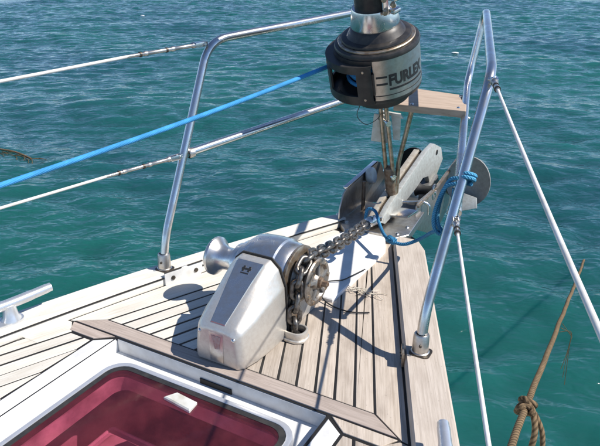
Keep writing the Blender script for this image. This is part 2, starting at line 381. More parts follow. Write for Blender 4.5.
for s, mat in ((1, 'teak_weathered'), (-1, 'teak_bleached')):
    def put(poly, m_): plank([(XC+s*a, b_) for a, b_ in (poly if s > 0 else poly[::-1])], m_)
    # poly is written in (distance from the centreline, y)
    ws = (lambda y: w_stb(y)-XC) if s > 0 else (lambda y: w_port(y)+XC)
    for k in range(0, 9):                                   # forward of the margin board, sprung parallel to the rail
        poly = [(lat(k, 0.06), 0.06), (lat(k, 1.1), 1.1), (lat(k+1, 1.1), 1.1), (lat(k+1, 0.06), 0.06)]
        poly = clip(poly, 1, 0, 0.0); poly = clip(poly, 0, -1, -0.98)
        put(poly, mat)
    for k in range(-12, 5):                                  # beside and behind the hatch
        poly = [(lat(k, YA), YA), (lat(k, -0.033), -0.033), (lat(k+1, -0.033), -0.033), (lat(k+1, YA), YA)]
        ycut = -0.72
        poly = clip(poly, 1, 0, 0.378)
        for ya, yb in ((-0.03, -0.3), (-0.3, -0.8), (-0.8, -1.5), (-1.5, -3.2)):
            dx, dy = ws(yb)-ws(ya), yb-ya                   # keep inside the rail
            if len(poly) >= 3: poly = clip(poly, dy, -dx, dy*(ws(ya)-0.004)-dx*ya)
        if len(poly) >= 3: put(poly, mat)
    # covering board between the outermost seam and the rail
    cb = [(lat(0, y), y) for y in (0.06, 0.3, 0.6, 0.95)]+[(ws(y)-0.004, y) for y in (0.95, 0.8, 0.6, 0.4, 0.2, 0.06, 0.004)]+[(0.497, 0.008)]
    P_ = [(XC+s*a, b_) for a, b_ in cb]
    MB().prism(inset_poly(P_, 0.0025), -0.012, 0.0005, 0.0008).build('covering_board', mat, deck, smooth=0)
    cb = [(0.497, 0.006), (ws(0.004)+0.004, 0.004), (ws(-0.12)+0.003, -0.12)]+[(lat(0, y), y) for y in (-0.12, -0.031)]
    MB().prism(inset_poly([(XC+s*a, b_) for a, b_ in cb], 0.0022), -0.012, 0.0005, 0.0008).build('covering_board', mat, deck, smooth=0)
    # corner block of the margin and pale side margin beside the hatch well
    blk = [(0.495, 0.008), (0.469, -0.031), (0.378, -0.031), (0.328, 0.008)]
    MB().prism(inset_poly([(XC+s*a, b_) for a, b_ in blk], 0.002), -0.012, 0.002, 0.0008).build('corner_block', 'teak_grey' if s < 0 else 'teak_weathered', deck, smooth=0)
    sm = [(0.378, -0.033), (0.378, HY0), (0.325, HY0), (0.325, 0.004)]
    MB().prism(inset_poly([(XC+s*a, b_) for a, b_ in sm], 0.0012), -0.012, 0.001, 0.005).build('side_margin', 'gelcoat', deck, smooth=0)
mg = [(0.415, 0.06), (-0.415, 0.06), (-0.495, 0.010), (-0.32, 0.010), (0.32, 0.010), (0.495, 0.010)]
MB().prism(inset_poly([(XC+a, b_) for a, b_ in mg], 0.002), -0.012, 0.0025, 0.0008).build('margin_board', 'teak_grey_mid', deck, smooth=0) if 'teak_grey_mid' in MATS else MB().prism(inset_poly([(XC+a, b_) for a, b_ in mg], 0.002), -0.012, 0.0025, 0.0008).build('margin_board', 'teak_grey', deck, smooth=0)
kp = [(-0.115, 0.46), (0.092, 0.46), (0.100, 0.80), (0.098, 0.86), (0.055, 0.96), (-0.088, 0.96), (-0.122, 0.86), (-0.122, 0.80)]
MB().prism(kp, -0.004, 0.012, 0.003).build('bow_pad', 'pad_white', deck, smooth=0)
MB().box((XC, -1.96, -0.004), (0.75, 2.46, 0.02)).build('cabin_top', 'gelcoat', boat, smooth=0, bevel=0.006)
# cap rails
def cap_rail(s, wf, of, yend, mat):
    prof = [(0.0, 0.0), (0.0, 0.8), (0.06, 1.0), (0.94, 1.0), (1.0, 0.8), (1.0, 0.0)]
    ys_ = [YA+(yend-YA)*i/80 for i in range(81)]; vs = []; fs = []; m_ = len(prof)
    for i, y in enumerate(ys_):
        e = max(0, (y-(yend-0.045))/0.045); sh = 1-0.30*e*e
        a, b_ = wf(y), of(y); c_ = (a+b_)/2; h = (b_-a)/2*sh
        for t, z in prof: vs.append((s*(c_+(2*t-1)*h), y, -0.012+z*(RZ+0.012)))
    for i in range(len(ys_)-1):
        for k in range(m_):
            l = (k+1) % m_; fs.append((i*m_+k, i*m_+l, (i+1)*m_+l, (i+1)*m_+k))
    fs += [list(range(m_)), [(len(ys_)-1)*m_+k for k in range(m_)]]
    g = MB(); g.add(vs, fs); return g.build('cap_rail', mat, boat, smooth=35)
cap_rail(1, w_stb, o_stb, 0.95, 'teak_rail'); cr = cap_rail(-1, w_port, o_port, 1.02, 'teak_rail_pale')
MB().tube([(-w_port(y)+0.0006, y, RZ-0.006) for y in [YA+(1.0-YA)*i/60 for i in range(61)]], 0.0026, 6).build('seam', 'caulk', cr)
# hull
hv = []; hf = []; st = [YA+(1.02-YA)*i/40 for i in range(41)]
lev = [(0.0, 0.0), (-0.15, 0.02), (-0.5, 0.10), (-0.9, 0.22), (-1.3, 0.38), (-1.7, 0.62)]
for z, sh in lev:
    row = []
    for y in st: row.append((-(o_port(y)-0.012)*(1-sh), y-0.28*sh*(1 if y > 0 else 0.5), z-0.004))
    row.append((0.0, 1.13-0.55*sh, z-0.004))
    for y in st[::-1]: row.append(((o_stb(y)-0.012)*(1-sh), y-0.28*sh*(1 if y > 0 else 0.5), z-0.004))
    hv += row
mrow = len(st)*2+1
for k in range(len(lev)-1):
    for i in range(mrow):
        j = (i+1) % mrow; hf.append((k*mrow+i, k*mrow+j, (k+1)*mrow+j, (k+1)*mrow+i))
hf.append([(len(lev)-1)*mrow+i for i in range(mrow)])
g = MB(); g.add(hv, hf); g.build('hull', 'gelcoat', boat, smooth=50)
# stem head plate
g = MB().prism([(-0.095, 0.93), (-0.06, 0.962), (0.05, 0.962), (0.085, 0.93), (0.13, 1.0), (0.105, 1.24), (-0.165, 1.24), (-0.195, 1.06), (-0.165, 1.01)], -0.01, 0.020, 0.002); g.build('stem_plate', 'brushed_steel', boat, smooth=0)
# hatch well: floor, walls, drain slot
g = MB(); T = 0.02; zf = -0.043
g.box((HX0-T/2, (HY0+HY1)/2, -0.031), (T, HY1-HY0+2*T, 0.045)); g.box((HX1+T/2, (HY0+HY1)/2, -0.031), (T, HY1-HY0+2*T, 0.045))
g.box(((HX0+HX1)/2, HY1+T/2, -0.0285), (HX1-HX0, T, 0.045)); g.box(((HX0+HX1)/2, HY0-T/2, -0.031), (HX1-HX0, T, 0.045))
well = g.build('hatch_well', 'gelcoat', boat, smooth=40, bevel=0.003)
MB().prism([(-0.335, HY1-0.001), (0.305, HY1-0.001), (0.305, HY1+0.003), (-0.335, HY1+0.003)], -0.0425, -0.0035).build('metal_strip', 'gelcoat', well, smooth=0)
MB().prism(rrect(-0.054, 0.044, HY1-0.0045, HY1-0.0015, 0.001), -0.0428, -0.028).build('drain_slot', 'drain_black', well, smooth=0)
GX0, GX1, GY0, GY1 = -0.290, 0.270, -0.63, -0.040       # clear opening outer frame
g = MB().ring([(HX0, HY0), (HX0, HY1), (HX1, HY1), (HX1, HY0)], [(GX0+0.02, GY0+0.02), (GX0+0.02, GY1-0.02), (GX1-0.02, GY1-0.02), (GX1-0.02, GY0+0.02)], zf-0.02, zf)
g.build('well_floor', 'gelcoat', well, smooth=0)
# cabin below the hatch
g = MB(); cx0, cx1, cy0, cy1, cz = -0.40, 0.36, -1.0, 0.16, -0.80
g.add([(cx0, cy0, cz), (cx1, cy0, cz), (cx1, cy1, cz), (cx0, cy1, cz), (cx0, cy0, -0.066), (cx1, cy0, -0.066), (cx1, cy1, -0.066), (cx0, cy1, -0.066)],
      [(0, 1, 2, 3), (0, 4, 5, 1), (1, 5, 6, 2), (2, 6, 7, 3), (3, 7, 4, 0)])
g.build('cabin_lining', 'lining', boat, smooth=0)
cu = thing('berth_cushion', 'pink lit berth cushion seen through the tinted hatch pane', 'cushion', (0, -0.4, -0.8))
MB().prism(rrect(-0.289, 0.06, -0.95, -0.096, 0.008), -0.8, -0.212, 0.006).build('cushion_body', 'cushion_fabric', cu, smooth=50)
MB().prism(rrect(-0.262, 0.035, -0.93, -0.122, 0.012), -0.213, -0.196, 0.005).build('top_pad', 'white_sheath', cu, smooth=50)
MB().tube([(x, y, -0.214) for x, y in rrect(-0.290, 0.061, -0.951, -0.095, 0.01)], 0.005, 8, closed=True).build('piping', 'cushion_fabric', cu)
# hatch
ht = thing('deck_hatch', 'deck hatch with tinted dark red acrylic pane and rounded metal frame', 'hatch', (XC, -0.33, zf))
OUT = rrect(GX0, GX1, GY0, GY1, 0.06); MID = rrect(GX0+0.014, GX1-0.014, GY0+0.014, GY1-0.014, 0.05); INN = rrect(GX0+0.028, GX1-0.028, GY0+0.028, GY1-0.028, 0.04)
MB().ring(OUT, MID, zf, -0.020).build('frame', 'hatch_alloy', ht, smooth=40, bevel=0.003)
MB().ring(rrect(GX0+0.0142, GX1-0.0142, GY0+0.0142, GY1-0.0142, 0.05), INN, zf+0.004, -0.0215).build('seal', 'black_rubber', ht, smooth=40)
MB().prism(rrect(GX0+0.0285, GX1-0.0285, GY0+0.0285, GY1-0.0285, 0.04), -0.033, -0.0225).build('tinted_pane', 'tinted_acrylic', ht, smooth=30)
MB().ring(rrect(GX0+0.018, GX1-0.018, GY0+0.018, GY1-0.018, 0.04), rrect(GX0+0.03, GX1-0.03, GY0+0.03, GY1-0.03, 0.035), -0.085, zf-0.001).build('inner_coaming', 'lining', ht, smooth=40)
lt = MB().prism([(-0.073, -0.112), (0.013, -0.122), (0.009, -0.088), (-0.055, -0.082)], -0.0222, -0.013, 0.003).build('latch_plate', 'white_plastic', ht, smooth=0)

# ------------------------------------------------------------------ pulpit
TR = 0.0135
pulpit_label = {1: 'tube rail loop rising beside the wooden bow seat', -1: 'tube rail loop with its lower bar reaching the furling drum'}
def pulpit(s):
    base = Vector((0.421, 0.302, RZ)) if s > 0 else Vector((-0.458, 0.346, RZ))
    t = thing('bow_pulpit', 'stainless ' + pulpit_label[s], 'pulpit', tuple(base))
    top = Vector((s*0.447, 0.634, 0.685 if s > 0 else 0.712)); zk = 0.50 if s > 0 else 0.455; xk = s*0.17
    fwd_top = Vector((s*0.20, 1.50, 0.768)); kink = Vector((xk, 1.45, zk))
    mid = base.lerp(top, 0.49); mid += Vector((0, -0.005, 0.0 if s > 0 else 0.012))
    low = base+Vector((0, 0.0, 0.03)); lowb = base+Vector((0.0, 0.020, 0.11))
    main = fillet([low, lowb, top, fwd_top, kink, mid+Vector((0, 0.012, 0.002))], 0.075, 8)
    MB().tube(main, TR, 14).build('rail_tube', 'steel_tube', t)
    MB().lathe([(0.0, 0.024), (0.004, 0.024), (0.006, 0.0215), (0.05, 0.020), (0.054, 0.018), (0.054, 0.0137)], base, (0, 0.04, 1), 20, cap=False).build('base_socket', 'brushed_steel', t)
    MB().lathe([(0, 0.004), (0.003, 0.0035), (0.004, 0.001)], base+Vector((0.006, -0.020, 0.03)), (0.3, -1, 0), 8).build('set_screw', 'bolt_dark', t)
    MB().prism(rrect(base.x-0.024, base.x+0.029, base.y-0.025, base.y+0.022, 0.012), RZ, RZ+0.003).build('base_pad', 'bolt_dark', t, smooth=0)
    d = (kink-mid).normalized(); MB().lathe([(0, TR+0.001), (0.004, TR+0.004), (0.02, TR+0.0035), (0.022, TR+0.0005)], mid+d*0.012, d, 14, cap=False).build('weld_collar', 'brushed_steel', t)
    return t, top, mid
pS, topS, midS = pulpit(1); pP, topP, midP = pulpit(-1)

# lifelines
def lifeline(p0, p1, label, r=0.0042, turn=0.16, sheath='white_sheath'):
    p0 = Vector(p0); p1 = Vector(p1); d = (p1-p0).normalized()
    t = thing('lifeline', label, 'lifeline', tuple(p0)); a = p0+d*0.022
    # jaw fork on an eye, then the turnbuckle body, then the sheathed wire
    e = d.orthogonal().normalized(); e = (e-d*e.dot(d)).normalized(); up_ = Vector((0, 0, 1)); sd_ = d.cross(up_).normalized(); uz = sd_.cross(d)
    g = MB()
    for k in (-1, 1): g.box(a+sd_*k*0.0075+d*0.012, (0.004, 0.046, 0.016), Matrix((sd_, d, uz)).transposed())
    g.build('fork', 'steel', t, bevel=0.0015)
    MB().lathe([(-0.013, 0.0045), (0.013, 0.0045)], a+d*0.0, sd_, 10).build('clevis_pin', 'steel', t)
    MB().tube([p0+d*0.006, a+d*0.004], 0.005, 8).build('eye', 'steel', t)
    b_ = a+d*0.034
    MB().lathe([(0, 0.009), (0.008, 0.0095), (0.012, 0.0065), (turn*0.30, 0.006), (turn*0.31, 0.0078), (turn*0.36, 0.0078), (turn*0.37, 0.006), (turn*0.7, 0.006), (turn*0.71, 0.0075), (turn*0.76, 0.0075), (turn*0.77, 0.0055), (turn, 0.005)], b_, d, 12).build('turnbuckle', 'brushed_steel', t)
    for q in (0.42, 0.8): MB().lathe([(0, 0.0079), (0.006, 0.0079)], b_+d*turn*q, d, 12).build('locknut', 'bolt_dark', t)
    L_ = (p1-b_).length; n = 14; pts = []
    for i in range(n+1):
        f = i/n; pts.append((b_+d*turn*0.97).lerp(p1, f)+Vector((0, 0, -0.012*math.sin(math.pi*f))))
    MB().tube(pts, r, 10).build('wire', sheath, t)
    return t
def ext(p0, q, L_):
    p0 = Vector(p0); q = Vector(q); return p0+(q-p0).normalized()*L_
lifeline(topP+Vector((0, 0, -0.006)), ext(topP, (-0.620, 0.004, 0.684), 2.2), 'upper white lifeline running aft from the pulpit without the seat', 0.0046, 0.24)
lifeline(midP, ext(midP, (-0.607, -0.072, 0.365), 2.2), 'lower white lifeline under the blue furling line', 0.0042, 0.22)
lifeline(topS+Vector((0.004, -0.01, -0.012)), ext(topS, (0.817, -0.452, 0.662), 1.9), 'upper white lifeline running aft from the pulpit with the seat', 0.0037, 0.10)
lifeline(midS, ext(midS, (0.722, -0.335, 0.365), 1.7), 'lower white lifeline on a fork below the blue lashing', 0.0036, 0.07)

# wooden bow seat
stt = thing('seat_plank', 'small bleached wooden seat plank mounted on the pulpit by the furler', 'seat', (0.12, 1.2, 0.45))
MB().prism([(0.015, 1.075), (0.272, 1.085), (0.205, 1.335), (-0.005, 1.375)], 0.449, 0.474).build('seat_board', 'teak_seat', stt, smooth=0, bevel=0.003)
MB().tube([(0.075, 1.10, 0.45), (0.02, 1.145, 0.235), (0.012, 1.155, 0.021)], 0.009, 10).build('support_strut', 'stained_steel', stt)
for x, y in ((0.075, 1.10), (0.235, 1.12), (0.19, 1.30)): MB().lathe([(0, 0.006), (0.003, 0.005), (0.0045, 0.001)], (x, y, 0.474), (0, 0, 1), 10).build('screw', 'steel', stt)
g = MB(); g.tube([(0.252, 1.14, 0.447), (0.268, 1.145, 0.437), (0.255, 1.15, 0.425)], 0.004, 8); g.build('bracket', 'steel', stt)

# ------------------------------------------------------------------ furling gear
A0 = Vector((0, 1.12, 0.18)); A1 = Vector((0, 0.89, 0.835)); AX = (A1-A0).normalized()
E1 = Vector((1, 0, 0)); E2 = E1.cross(AX)        # E2 points aft
fu = thing('furling_drum', 'black and steel headsail furling drum on the forestay above the anchor', 'furler', tuple(A0))
AD = A0+AX*0.047
def fp(t, ang, r): return AD+AX*t+(E2*math.cos(ang)+E1*math.sin(ang))*r        # ang from aft towards starboard
R_ = math.radians
def arc_band(t0, t1, ra, rb, a0, a1, n=28):
    g = MB(); vs = []; fs = []
    for i in range(n+1):
        a = R_(a0+(a1-a0)*i/n); vs += [fp(t0, a, ra), fp(t1, a, ra), fp(t1, a, rb), fp(t0, a, rb)]
    for i in range(n):
        for k in range(4): l = (k+1) % 4; fs.append((4*i+k, 4*i+l, 4*i+4+l, 4*i+4+k))
    fs += [(0, 1, 2, 3), (4*n, 4*n+1, 4*n+2, 4*n+3)]; g.add(vs, fs); return g
# lower cup and inner drum
MB().lathe([(0.300, 0.030), (0.302, 0.078), (0.312, 0.094), (0.335, 0.106), (0.350, 0.132), (0.358, 0.136), (0.366, 0.136), (0.366, 0.08)], AD, AX, 40, cap=False).build('lower_cup', 'black_plastic', fu, smooth=35)
MB().lathe([(0.352, 0.060), (0.368, 0.060), (0.38, 0.090), (0.49, 0.090), (0.50, 0.062), (0.51, 0.100)], AD, AX, 32).build('spool', 'hub_dark', fu)
cl = MB()
pts = []
for i in range(0, 8*28+1):
    a = 2*math.pi*i/28; pts.append(fp(0.385+0.0132*i/28, a, 0.100+0.006*math.sin(a*0.37)))
cl.tube(pts, 0.0065, 8); cl.build('wound_line', 'blue_rope', fu)
# steel cover band on the aft and starboard side, black cage round the line entry
band = arc_band(0.366, 0.505, 0.131, 0.1365, 16, 226, 48).build('cover_band', 'brushed_steel', fu, smooth=40)
arc_band(0.381, 0.3835, 0.1366, 0.1374, 14, 180, 40).build('groove', 'black_print', band, smooth=40)
cage = MB()
for (t0, t1, a0, a1) in ((0.490, 0.507, -135, 16), (0.358, 0.372, -135, 16)):
    g2 = arc_band(t0, t1, 0.128, 0.143, a0, a1, 26); cage.add(g2.v, g2.f)
for (a0, a1) in ((8, 17), (-138, -116)):
    g2 = arc_band(0.39, 0.464, 0.127, 0.1435, a0, a1, 5); cage.add(g2.v, g2.f)
cage.build('line_guard', 'black_plastic', fu, smooth=40)
# the guard swells out round the line entry: top and bottom slabs and a faceplate with a window
def bulge(a): return 0.1445+0.027*max(0.0, math.sin(math.pi*(a+118)/134.0))**0.6
lip = MB()
def bulge_band(t0, t1, a0, a1, ra, rin=None, n=14):
    vs = []
    for i in range(n+1):
        a = a0+(a1-a0)*i/n; ro = bulge(a); ri = ro-ra if rin is None else rin; vs += [fp(t0, R_(a), ri), fp(t1, R_(a), ri), fp(t1, R_(a), ro), fp(t0, R_(a), ro)]
    fs = [(4*i+k, 4*i+(k+1) % 4, 4*i+4+(k+1) % 4, 4*i+4+k) for i in range(n) for k in range(4)]+[(0, 1, 2, 3), (4*n, 4*n+1, 4*n+2, 4*n+3)]
    lip.add(vs, fs)
bulge_band(0.486, 0.4945, -117, 15, 0, 0.126, 26); bulge_band(0.361, 0.3705, -117, 15, 0, 0.126, 26)
bulge_band(0.470, 0.486, -116, 14, 0.007, None, 26); bulge_band(0.3705, 0.392, -116, 14, 0.007, None, 26)
for a in ((-116, -93), (-76, -44), (-3, 14)): bulge_band(0.392, 0.470, a[0], a[1], 0.007, None, 8)
lip.build('line_fairlead', 'black_plastic', fu, smooth=40)
for t_, a_ in ((0.478, 5), (0.381, 5), (0.478, -52), (0.381, -52)):
    p = fp(t_, R_(a_), bulge(a_)-0.0004); d = fp(t_, R_(a_), 1)-fp(t_, R_(a_), 0)
    MB().lathe([(0, 0.0045), (0.0015, 0.0042), (0.0022, 0.002)], p, d, 10).build('screw', 'stained_steel', fu)
for t_ in (0.447, 0.423): arc_band(t_-0.003, t_+0.003, 0.1364, 0.1378, 19, 34, 8).build('slot', 'black_print', band, smooth=40)
# top: rim, cone, steel collar, tube
MB().lathe([(0.500, 0.060), (0.504, 0.138), (0.512, 0.139), (0.519, 0.136), (0.522, 0.129), (0.522, 0.126)], AD, AX, 44, cap=False).build('top_plate', 'black_plastic', fu, smooth=35)
MB().lathe([(0.514, 0.115), (0.523, 0.1255), (0.527, 0.1255), (0.529, 0.1235), (0.529, 0.112)], AD, AX, 44, cap=False).build('rim_ring', 'stained_steel', fu, smooth=35)
MB().lathe([(0.531, 0.114), (0.537, 0.112), (0.540, 0.104), (0.541, 0.095), (0.556, 0.084), (0.568, 0.076), (0.572, 0.066)], AD, AX, 40, cap=False).build('cone', 'hub_dark', fu, smooth=35)
MB().lathe([(0.566, 0.066), (0.566, 0.0765), (0.574, 0.0785), (0.622, 0.070), (0.627, 0.068), (0.627, 0.058)], AD, AX, 40, cap=False).build('collar', 'steel', fu, smooth=35)
MB().lathe([(0.625, 0.0595), (0.72, 0.0565), (0.735, 0.050), (0.80, 0.047), (0.81, 0.030), (2.9, 0.028)], AD, AX, 32).build('luff_tube', 'hub_dark', fu, smooth=35)
cm = MB()
for t_, q in ((0.628, 0.0), (0.668, 0.006)):
    c_ = fp(t_, R_(68), 0.083+q); cm.box(c_, (0.040, 0.030, 0.014), Matrix((E1, -E2, AX)).transposed() @ Matrix.Rotation(R_(-20), 3, 'Z'))
cm.box(fp(0.660, R_(62), 0.068), (0.022, 0.028, 0.085), Matrix((E1, -E2, AX)).transposed())
cl_ = cm.build('clamp', 'steel', fu, bevel=0.004)
for t_, a_ in ((0.628, 50), (0.668, 50), (0.648, 64), (0.69, 30)):
    p = fp(t_, R_(a_), 0.075 if a_ < 60 else 0.09); d = fp(t_, R_(a_-18), 1)-fp(t_, R_(a_-18), 0)
    MB().lathe([(0, 0.009), (0.010, 0.009), (0.012, 0.006)], p, d, 6).build('bolt', 'stained_steel', cl_, smooth=0)
# FURLEX lettering wrapped on the band
def letters(word, t0, h, a0, a1, r):
    cu_ = bpy.data.curves.new('lettering', 'FONT'); cu_.body = word; cu_.size = 1.0; cu_.offset = 0.045; cu_.resolution_u = 3
    o = bpy.data.objects.new('lettering', cu_); col.objects.link(o)
    dg = bpy.context.evaluated_depsgraph_get(); me = bpy.data.meshes.new_from_object(o.evaluated_get(dg)); bpy.data.objects.remove(o); bpy.data.curves.remove(cu_)
    bm = bmesh.new(); bm.from_mesh(me); bmesh.ops.triangulate(bm, faces=bm.faces); bmesh.ops.subdivide_edges(bm, edges=bm.edges, cuts=2)
    xs = [v.co.x for v in bm.verts]; ys_ = [v.co.y for v in bm.verts]; xa, xb, ya, yb = min(xs), max(xs), min(ys_), max(ys_)
    for v in bm.verts:
        a = R_(a0+(a1-a0)*(v.co.x-xa)/(xb-xa)); v.co = fp(t0+h*(v.co.y-ya)/(yb-ya), a, r)-A0
    bm.to_mesh(me); bm.free(); me.materials.clear(); me.materials.append(MATS['black_print']); me.name = 'lettering'
    o = bpy.data.objects.new('lettering', me); col.objects.link(o); o.parent = band; o['base'] = list(A0)
letters('FURLEX', 0.413, 0.040, 36, 98, 0.1372)
arc_band(0.399, 0.4055, 0.1364, 0.1376, 36, 98, 24).build('underline', 'black_print', band, smooth=40)
# link plates down to the stem, clevis pins
lk = MB()
for k in (-1, 1):
    lk.tube([A0+AX*0.352+E1*0.010*k, A0+AX*0.21+E1*0.012*k, A0+AX*0.02+E1*0.014*k, A0+AX*(-0.10)+E1*0.014*k], [0.008, 0.0075, 0.0085, 0.009], 10)
link = lk.build('link_plate', 'stained_steel', fu)
for t_, q in ((0.255, 0.030), (0.02, 0.030)):
    MB().lathe([(-q, 0.012), (-q+0.006, 0.012), (-q+0.006, 0.0065), (q-0.008, 0.0065), (q-0.008, 0.011), (q, 0.011)], A0+AX*t_, E1*0.8+E2*0.6, 14).build('clevis_pin', 'steel', link)
MB().lathe([(-0.13, 0.018), (0.03, 0.022), (0.05, 0.016), (0.055, 0.004)], A0, AX, 14).build('toggle', 'rusty', link)
# white plastic wrap hanging on the link
wp = thing('plastic_guard', 'yellowed white plastic guard hanging under the furling drum', 'guard', tuple(A0+AX*0.2))
MB().plate([(-0.066, -0.050), (-0.006, -0.068), (-0.004, 0.050), (-0.044, 0.062)], A0+AX*0.215+E2*(-0.022), E1*0.9-E2*0.42, AX, 0.006).build('side_panel', 'white_plastic', wp, bevel=0.002)
MB().plate([(0.016, -0.055), (0.040, -0.060), (0.050, 0.042), (0.016, 0.055)], A0+AX*0.215+E2*(-0.022), E1*0.94-E2*0.34, AX, 0.006).build('side_panel', 'white_plastic', wp, bevel=0.002)
MB().plate([(-0.03, 0.048), (0.042, 0.044), (0.060, 0.036), (0.05, 0.056), (-0.03, 0.060)], A0+AX*0.215+E2*(-0.030), E1, AX, 0.008).build('top_lug', 'white_plastic', wp, bevel=0.002)
ww = [fp(0.31, R_(-30), 0.095), fp(0.27, R_(-35), 0.105), fp(0.235, R_(-25), 0.085), fp(0.235, R_(-15), 0.045), fp(0.25, R_(0), 0.02)]
tg = thing('seizing_wire', 'thin bent wire looped from the drum underside to the link', 'wire', tuple(ww[-1]))
MB().tube(spline(ww, 6), 0.0013, 6).build('wire_loop', 'bolt_dark', tg)

# blue furling line from the drum aft
fl = thing('furling_line', 'light blue rope led aft from the furling drum along the lifelines', 'rope', tuple(fp(0.432, R_(-84), 0.135)))
a = fp(0.432, R_(-84), 0.135); b1 = Vector((-0.500, -0.142, 0.459)); d = (b1-a); 
pts = [a+d*f+Vector((0, 0, -0.010*math.sin(math.pi*min(1, f/1.0)))) for f in [i/24 for i in range(25)]]+[a+d*f for f in (1.15, 1.4, 1.8)]
MB().tube(pts, 0.0072, 12).build('rope_strand', 'blue_rope', fl)

# ------------------------------------------------------------------ bow roller and anchor
br = thing('bow_roller', 'stainless twin cheek bow roller fitting bolted over the stem', 'bow roller', (0, 1.1, 0.02))
YZ = (Vector((0, 1, 0)), Vector((0, 0, 1)))
chk = MB().plate([(0.985, 0.022), (0.99, 0.07), (1.02, 0.122), (1.055, 0.138), (1.34, 0.165), (1.38, 0.150), (1.45, 0.06), (1.46, 0.0), (1.40, -0.04), (1.22, 0.022)], (-0.148, 0, 0), *YZ, 0.006).build('cheek_plate', 'brushed_steel', br, bevel=0.0015)
MB().plate([(1.05, 0.132), (1.34, 0.158), (1.34, 0.166), (1.05, 0.140)], (-0.154, 0, 0), *YZ, 0.018).build('flange', 'steel', chk, bevel=0.002)
MB().plate([(1.17, -0.03), (1.19, 0.060), (1.22, 0.072), (1.42, 0.066), (1.70, 0.110), (1.80, 0.05), (1.76, -0.04), (1.50, -0.15), (1.42, -0.15)], (0.088, 0, 0), *YZ, 0.006).build('cheek_plate', 'brushed_steel', br, bevel=0.0015)
MB().plate([(1.19, 0.052), (1.42, 0.058), (1.70, 0.103), (1.70, 0.114), (1.42, 0.069), (1.19, 0.063)], (0.092, 0, 0), *YZ, 0.014).build('flange', 'stained_steel', br, bevel=0.002)
g = MB(); g.box((-0.030, 1.35, -0.03), (0.235, 0.50, 0.008)); g.build('tray', 'brushed_steel', br, bevel=0.002)
MB().plate([(0.99, 0.035), (1.0, 0.062), (1.10, 0.085), (1.46, 0.158), (1.52, 0.135), (1.20, 0.03), (1.06, 0.02)], (-0.030, 0, 0), *YZ, 0.010).build('guide_bar', 'stained_steel', br, bevel=0.002)
MB().lathe([(-0.04, 0.026), (-0.036, 0.032), (-0.02, 0.022), (0.0, 0.019), (0.02, 0.022), (0.036, 0.032), (0.04, 0.026)], (0.050, 1.40, 0.052), (1, 0, 0), 24).build('roller', 'black_rubber', br)
MB().lathe([(-0.002, 0.034), (0.004, 0.034), (0.007, 0.026), (0.007, 0.012), (0.012, 0.010)], (0.088, 1.40, 0.050), (1, 0, 0), 20).build('roller_cap', 'steel', br)
MB().lathe([(-0.012, 0.030), (-0.006, 0.034), (0.010, 0.034), (0.016, 0.029)], (-0.128, 1.235, 0.135), (1, 0.1, 0.2), 24).build('side_roller', 'white_plastic', br)
MB().tube([(-0.118, 1.145, 0.02), (-0.120, 1.150, 0.138)], 0.008, 8).build('post', 'rusty', br)
MB().tube(fillet([(-0.02, 1.19, 0.058), (0.095, 1.245, 0.060), (0.118, 1.255, 0.048), (0.118, 1.258, 0.006)], 0.02), 0.0065, 10).build('retaining_pin', 'steel', br)
for x, y in ((-0.12, 1.0), (-0.172, 1.08), (0.09, 0.985), (0.10, 1.06)): MB().lathe([(0, 0.008), (0.004, 0.008), (0.006, 0.004)], (x, y, 0.020), (0, 0, 1), 6).build('bolt', 'steel', br, smooth=0)
MB().plate([(0, 0), (0.085, 0.0), (0.10, 0.05), (0.03, 0.055)], (0.008, 1.075, 0.046), (1, 0.1, 0.05), (0.1, 1, 0.25), 0.008).build('deflector', 'steel', br, bevel=0.002)

an = thing('anchor', 'galvanised plough anchor stowed on the bow roller with rounded fluke', 'anchor', (0.01, 1.3, 0.02))
sh = [(0.985, 0.052), (1.06, 0.090), (1.46, 0.198), (1.56, 0.208), (1.665, 0.165), (1.705, 0.100), (1.62, 0.040), (1.545, 0.022), (1.51, 0.075), (1.44, 0.088), (1.36, 0.068), (1.18, 0.040), (1.03, 0.030)]
MB().plate([(1.00, 0.062), (1.06, 0.094), (1.46, 0.203), (1.47, 0.193), (1.06, 0.080), (1.01, 0.05)], (-0.020, 0, 0), *YZ, 0.022).build('shank_flange', 'galvanised_sunlit', an, bevel=0.002)  # sunlight on the shank's top edge is put into the warmer colour
MB().plate([(1.03, 0.060), (1.07, 0.084), (1.45, 0.188), (1.45, 0.168), (1.07, 0.060)], (-0.004, 0, 0), *YZ, 0.012).build('shank_shade_strip', 'bolt_dark', an, smooth=0)  # dark strip that paints the shade along the shank's recess
shank = MB().plate(sh, (0.014, 0, 0), *YZ, 0.022).build('shank', 'galvanised', an, bevel=0.003)
MB().lathe([(-0.014, 0.011), (0.014, 0.011)], (0.014, 1.60, 0.160), (1, 0, 0), 14).build('eye_bush', 'bolt_dark', shank)
